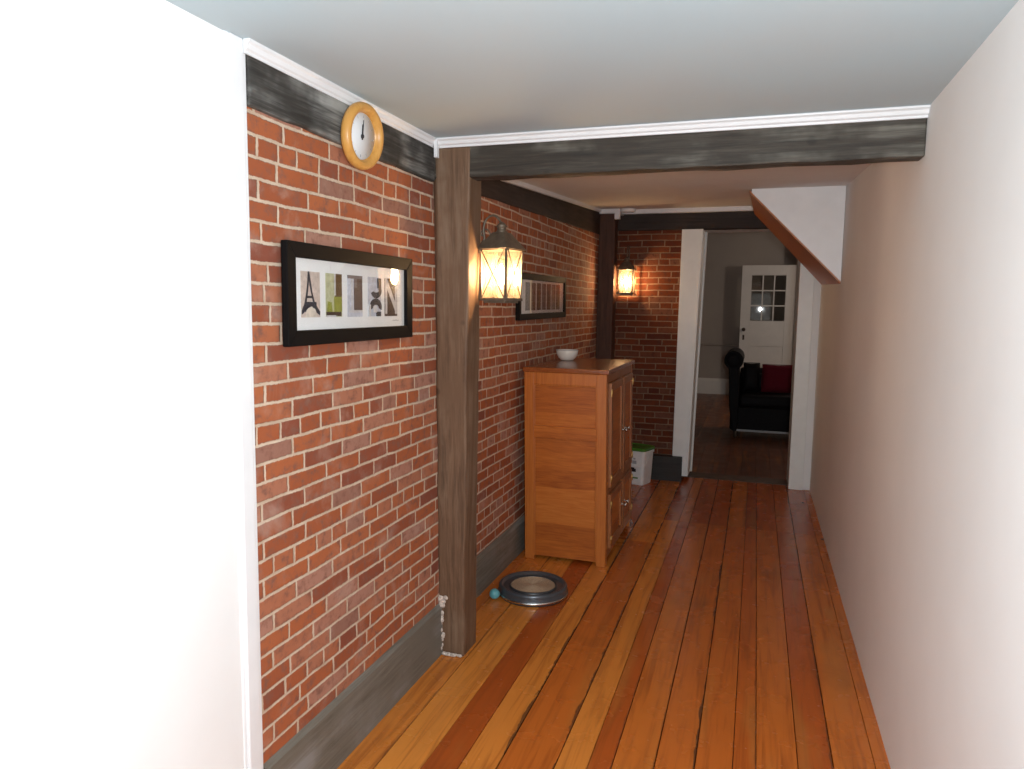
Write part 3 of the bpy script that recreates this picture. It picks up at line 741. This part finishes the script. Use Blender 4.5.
bm = B(); lathe(bm, [(0, 0), (.066, 0), (.068, .004), (.068, .018), (.060, .030), (.030, .034), (0, .034)], 40, rot=Matrix.Rotation(PI, 3, 'X'))
sd = thing('smoke_detector', 'round white smoke detector on the rear ceiling near the corner post', 'smoke detector', (-1.150, 6.71, zrear(6.71) - .001))
sd.rotation_euler = (math.atan(.06), 0, 0)
obj('housing', bm, M['white_plastic'], sd)
bm = B(); torus(bm, .045, .003, (0, 0, -.031), 32, 8); obj('vent_ring', bm, M['ink_grey'], sd)

# ------------------------------------------------------------------ cabinet
def cabinet():
    X0, X1, Yn, Yf, H = -.5225, 0, 0, .955, 1.230        # local: x from wall side to front, y from near to far end
    c = thing('cabinet', 'tall oak cabinet with panelled side and narrow doors against the brick wall', 'cabinet', (-.820, 4.322, 0))
    bm = B()                                             # carcase: back, near side frame, far side, bottom, posts
    ps = .062
    for (xa, xb) in ((X0, X0 + ps), (X1 - ps, X1)):      # corner posts run to the floor as feet
        box(bm, xa, xb, Yn, Yn + .05, 0, H - .03); box(bm, xa, xb, Yf - .05, Yf, 0, H - .03)
    box(bm, X0 + ps, X1 - ps, Yn + .002, Yn + .026, H - .105, H - .03)      # top rail of near side
    box(bm, X0 + ps, X1 - ps, Yf - .026, Yf - .002, .03, H - .03)
    box(bm, X0, X0 + .014, Yn + .05, Yf - .05, .04, H - .03)
    box(bm, X0 + .014, X1 - .02, Yn + .02, Yf - .02, .055, .075)
    obj('carcase', bm, M['oak'], c, .003)
    bm = B()                                             # near side: recessed panel with horizontal grain
    box(bm, X0 + ps - .004, X1 - ps + .004, Yn + .016, Yn + .024, .022, H - .105)
    sp = obj('side_panel', bm, M['oak_h'], c, .0015); sp['label'] = 'recessed side panel with horizontal grain'
    bm = B()
    box(bm, X0 + ps - .001, X1 - ps + .001, Yn + .004, Yn + .012, H - .113, H - .105)
    box(bm, X0 + ps - .001, X0 + ps + .007, Yn + .004, Yn + .012, .022, H - .105); box(bm, X1 - ps - .007, X1 - ps + .001, Yn + .004, Yn + .012, .022, H - .105)
    obj('panel_moulding', bm, M['oak'], c, .003)
    bm = B(); box(bm, X0 + ps - .001, X1 - ps + .001, Yn + .003, Yn + .024, .785, .865)
    obj('middle_rail', bm, M['oak_h'], c, .003)
    bm = B(); box(bm, X0 - .008, X1 + .016, Yn - .012, Yf + .014, H - .03, H); tp = obj('top', bm, M['oak_top'], c, .006, 3)
    # front (faces +x): face frame, two tall upper doors over two lower doors
    bm = B(); xf0, xf1 = X1 - .022, X1
    ym = .505
    for a, b in ((.05, .075), (ym - .02, ym + .02), (Yf - .075, Yf - .05)): box(bm, xf0, xf1, a, b, .05, H - .03)
    for a, b in ((.05, .095), (.445, .485), (H - .085, H - .03)): box(bm, xf0, xf1, .075, ym - .02, a, b); box(bm, xf0, xf1, ym + .02, Yf - .075, a, b)
    obj('face_frame', bm, M['oak_f'], c, .002)
    R = Matrix.Rotation(PI / 2, 3, 'Y')
    for (ya, yb, hinge_near) in ((.078, ym - .022, True), (ym + .022, Yf - .078, False)):
        for (za, zb) in ((.098, .442), (.488, H - .088)):
            bm = B(); st_ = .05
            box(bm, -.004, .018, ya, ya + st_, za, zb); box(bm, -.004, .018, yb - st_, yb, za, zb)
            box(bm, -.004, .018, ya + st_, yb - st_, zb - st_, zb); box(bm, -.004, .018, ya + st_, yb - st_, za, za + st_)
            d = obj('door', bm, M['oak_f'], c, .003)
            bm = B(); box(bm, -.002, .007, ya + st_ - .003, yb - st_ + .003, za + st_ - .003, zb - st_ + .003)
            obj('door_panel', bm, M['oak_h'], d, .002)
            ky = yb - .025 if hinge_near else ya + .025; kz = za + (zb - za) * (.55 if za < .3 else .47)
            bm = B(); lathe(bm, [(.013, .018), (.013, .021), (.005, .023), (.005, .036), (.012, .040), (.014, .047), (.010, .053), (0, .055)], 16, (0, ky, kz), rot=R)
            bm2 = obj('knob', bm, M['steel'], d)
            hy = ya if hinge_near else yb
            for hz in (za + .06, zb - .06):
                bm = B(); box(bm, .017, .0205, hy - .016, hy + .016, hz - .022, hz + .022); tube(bm, [(.021, hy, hz - .024), (.021, hy, hz + .024)], .004, 8)
                obj('hinge', bm, M['brass'], d)
    for yy in (.03, Yf - .03):                            # little casters on the front feet
        bm = B(); tube(bm, [(.004, yy - .010, .018), (.004, yy + .010, .018)], .018, 14); box(bm, -.006, .016, yy - .014, yy + .014, .028, .05)
        if yy > .5: obj('caster', bm, M['steel'], c)
        else: bm.free()
    for o in c.children_recursive:                        # the old cabinet stands a little out of plumb
        for v in o.data.vertices: v.co.x -= .019 * v.co.z
cabinet()

bw = thing('bowl', 'small white china bowl on top of the oak cabinet', 'bowl', (-1.262, 5.0, 1.2305))
bm = B(); lathe(bm, [(0, .004), (.036, .004), (.040, 0), (.045, .003), (.063, .020), (.075, .046), (.079, .070), (.077, .074), (.073, .070), (.066, .048), (.050, .022), (.0, .012)], 40)
obj('body', bm, M['china'], bw)
bm = B(); torus(bm, .0775, .0028, (0, 0, .0725), 40, 8); o = obj('rim', bm, M['ink_grey'], bw); o['label'] = 'grey rim line'

# ------------------------------------------------------------------ things on the floor
def scratcher():
    t = thing('cat_scratcher', 'round grey ring-track cat toy with a cardboard scratching centre beside the front post', 'cat toy', (-1.122, 3.775, 0))
    bm = B(); lathe(bm, [(.150, .0), (.188, .0), (.195, .008), (.195, .028), (.188, .038), (.192, .046), (.188, .060), (.180, .066), (.172, .062), (.167, .046)], 64)
    o1 = obj('track_outer', bm, M['grey_plastic'], t)
    bm = B(); lathe(bm, [(.190, .008), (.1975, .012), (.198, .022), (.190, .026)], 64); obj('band', bm, M['steel'], o1)
    bm = B(); lathe(bm, [(.124, .0), (.124, .052), (.128, .058), (.133, .056), (.136, .044), (.137, .016), (.150, .008), (.166, .014), (.168, .030), (.1685, .008), (.150, .002)], 64)
    obj('track_groove', bm, M['dark_plastic'], t)
    bm = B(); lathe(bm, [(0, .002), (.123, .002), (.123, .052), (0, .052)], 48, smooth=False); cb = obj('scratch_pad', bm, M['cardboard'], t); cb['label'] = 'tan corrugated cardboard disc'
    bm = B()
    for k in range(9):
        r_ = .012 + .013 * k; torus(bm, r_, .0022, (0, 0, .0525), 40, 6)
    obj('corrugation', bm, M['cardboard'], cb)
scratcher()
b_ = thing('toy_ball', 'small teal ball on the floor between the baseboard and the cat toy', 'ball', (-1.300, 3.632, .0285))
bm = B(); ball(bm, .0285, seg=24); obj('shell', bm, M['teal'], b_)
bm = B(); torus(bm, .0284, .0012, (0, 0, 0), 32, 6, Matrix.Rotation(.5, 3, 'X')); obj('seam', bm, M['teal'], b_)

def pail():
    p = thing('pail', 'white plastic pail with a green lid on the floor behind the cabinet', 'pail', (-.985, 6.63, 0), math.radians(-17))
    def rr_(a, b, r, n=5):
        out = []
        for cx, cy, s in ((a - r, b - r, 0), (-a + r, b - r, 90), (-a + r, -b + r, 180), (a - r, -b + r, 270)):
            for k in range(n + 1):
                t = math.radians(s + 90 * k / n); out.append((cx + r * math.cos(t), cy + r * math.sin(t)))
        return out
    def loft(bm, rings):
        V = [[bm.verts.new((x, y, z)) for x, y in rr_(a, b, r)] for a, b, r, z in rings]; n = len(V[0])
        for A, C in zip(V, V[1:]):
            for k in range(n): bm.faces.new((A[k], A[(k + 1) % n], C[(k + 1) % n], C[k]))
        bm.faces.new(V[0][::-1]); bm.faces.new(V[-1])
    bm = B(); loft(bm, [(.100, .090, .02, 0), (.104, .094, .025, .01), (.116, .108, .028, .29), (.124, .114, .03, .292), (.124, .114, .03, .312), (.119, .110, .03, .315)])
    obj('tub', bm, M['white_plastic'], p)
    bm = B(); loft(bm, [(.121, .112, .03, .314), (.127, .118, .032, .317), (.127, .118, .032, .338), (.120, .111, .03, .344), (.108, .100, .028, .344), (.104, .096, .028, .338)])
    o = obj('lid', bm, M['green_plastic'], p); o['label'] = 'green lid'
    bm = B(); yf = lambda z: -.0940 - (.0140) * (z - .01) / .28 - .0008
    def decal(bm, u0, u1, z0, z1, mi): hexa(bm, [(u0, yf(z0) + .001, z0), (u1, yf(z0) + .001, z0), (u1, yf(z1) + .001, z1), (u0, yf(z1) + .001, z1)], [(u0, yf(z0) - .0006, z0), (u1, yf(z0) - .0006, z0), (u1, yf(z1) - .0006, z1), (u0, yf(z1) - .0006, z1)], mi)
    decal(bm, -.075, .035, .120, .150, 0); decal(bm, -.055, .020, .150, .160, 0)
    decal(bm, -.07, .055, .058, .072, 1); decal(bm, .0, .04, .195, .225, 2); decal(bm, .01, .03, .235, .25, 2)
    o = obj('label_print', bm, [M['ink'], M['green_plastic'], M['ink_grey']], p); o['label'] = 'dark and green label marks'
    bm = B(); pts = [(.125 * math.cos(a), -.005 + .0, .262 + .0 * a) for a in (0,)]
    tube(bm, [(.121, -.02, .285), (.127, -.06, .225), (.125, -.10, .19), (.10, -.125, .175), (.04, -.128, .17), (-.04, -.128, .17), (-.10, -.125, .175), (-.125, -.10, .19), (-.127, -.06, .225), (-.121, -.02, .285)], .003, 8)
    obj('handle', bm, M['white_plastic'], p)
pail()

# ------------------------------------------------------------------ far room furniture
def sofa():
    s = thing('sofa', 'black leather sofa with a fat rolled arm standing beyond the doorway', 'sofa', (-.235, 9.42, 0))
    L, D = 1.55, .92
    bm = B(); box(bm, -.03, L, .02, D, .095, .40); obj('base', bm, M['leather'], s, .03, 3)
    bm = B(); box(bm, .055, L - .1, .005, .03, .09, .115); o = obj('piping', bm, M['ink_grey'], s, .004); 
    for x0 in (.0, L - .02):                             # rolled arms: scroll in x-z swept along y
        bm = B()
        out = []
        for k in range(24):
            a = math.radians(-60 + 300 * k / 23); out.append((.115 * math.cos(a) - .010, .975 + .118 * math.sin(a)))
        pts = [(.062, .09), (.075, .5), (.05, .86)] + out + [(-.058, .72), (-.045, .40), (.005, .09)]
        prism(bm, [(x0 + p[0], p[1]) for p in pts], 'y', .0, D)
        arm = obj('arm', bm, M['leather'], s, .015, 3)
        bm = B(); lathe(bm, [(.0, .012), (.05, .010), (.085, .004), (.090, 0)], 28, (x0 - .010, 0, .975), rot=Matrix.Rotation(PI / 2, 3, 'X')); obj('arm_rosette', bm, M['leather'], arm)
    bm = B()
    prism(bm, [(D - .26, .40), (D, .40), (D + .02, .68), (D + .03, .79), (D - .02, .835), (D - .12, .825), (D - .16, .77), (D - .18, .66)], 'x', .06, L - .09)
    obj('back', bm, M['leather'], s, .03, 3)
    for k in range(2):
        w = (L - .2) / 2
        bm = B(); box(bm, .075 + w * k, .065 + w * (k + 1), -.01, D - .22, .40, .55); obj('seat_cushion', bm, M['leather'], s, .05, 4)
    for k in range(2):
        w = (L - .2) / 2
        bm = B(); box(bm, .075 + w * k, .065 + w * (k + 1), D - .40, D - .22, .55, .775); obj('back_cushion', bm, M['leather'], s, .07, 4)
    for x in (.05, L - .05):
        for y in (.06, D - .06):
            bm = B(); lathe(bm, [(.022, 0), (.03, .02), (.026, .06), (.034, .10)], 16, (x, y, 0)); obj('foot', bm, M['dark_metal'], s)
sofa()
def pillow(label, loc, w, h, mat, rx, rz=0):
    cu = thing('throw_pillow', label, 'pillow', loc)
    cu.rotation_euler = (math.radians(rx), 0, math.radians(rz))
    bm = B(); n = 12
    front = [[None] * (n + 1) for _ in range(n + 1)]; back = [[None] * (n + 1) for _ in range(n + 1)]
    for i in range(n + 1):
        for j in range(n + 1):
            u, v = 2 * i / n - 1, 2 * j / n - 1
            t = .065 * max(0, (1 - u ** 4)) ** .6 * max(0, (1 - v ** 4)) ** .6
            pin = 1 - .06 * (1 - abs(u)) * abs(v) - .06 * (1 - abs(v)) * abs(u)
            px, pz = w / 2 + w / 2 * u * pin, h / 2 + h / 2 * v * pin
            edge = i in (0, n) or j in (0, n)
            front[i][j] = bm.verts.new((px, -t, pz)); back[i][j] = front[i][j] if edge else bm.verts.new((px, t, pz))
    for i in range(n):
        for j in range(n):
            for g, fl in ((front, 0), (back, 1)):
                q = [g[i][j], g[i + 1][j], g[i + 1][j + 1], g[i][j + 1]]
                f = bm.faces.new(q[::-1] if fl else q); f.smooth = True
    obj('cover', bm, mat, cu, sub=1)
    bm = B(); c0 = [(0.01, 0, 0.01), (w / 2, 0, .012), (w - .01, 0, .01), (w - .012, 0, h / 2), (w - .01, 0, h - .01), (w / 2, 0, h - .012), (.01, 0, h - .01), (.012, 0, h / 2), (.01, 0, .01)]
    tube(bm, c0, .005, 8); obj('piping', bm, mat, cu)
pillow('dark red pillow leaning on the black leather sofa', (.090, 9.775, .556), .40, .37, M['red_cloth'], -9)
pillow('black pillow between the rolled sofa arm and the red pillow', (-.140, 9.775, .556), .215, .385, M['leather'], -8)
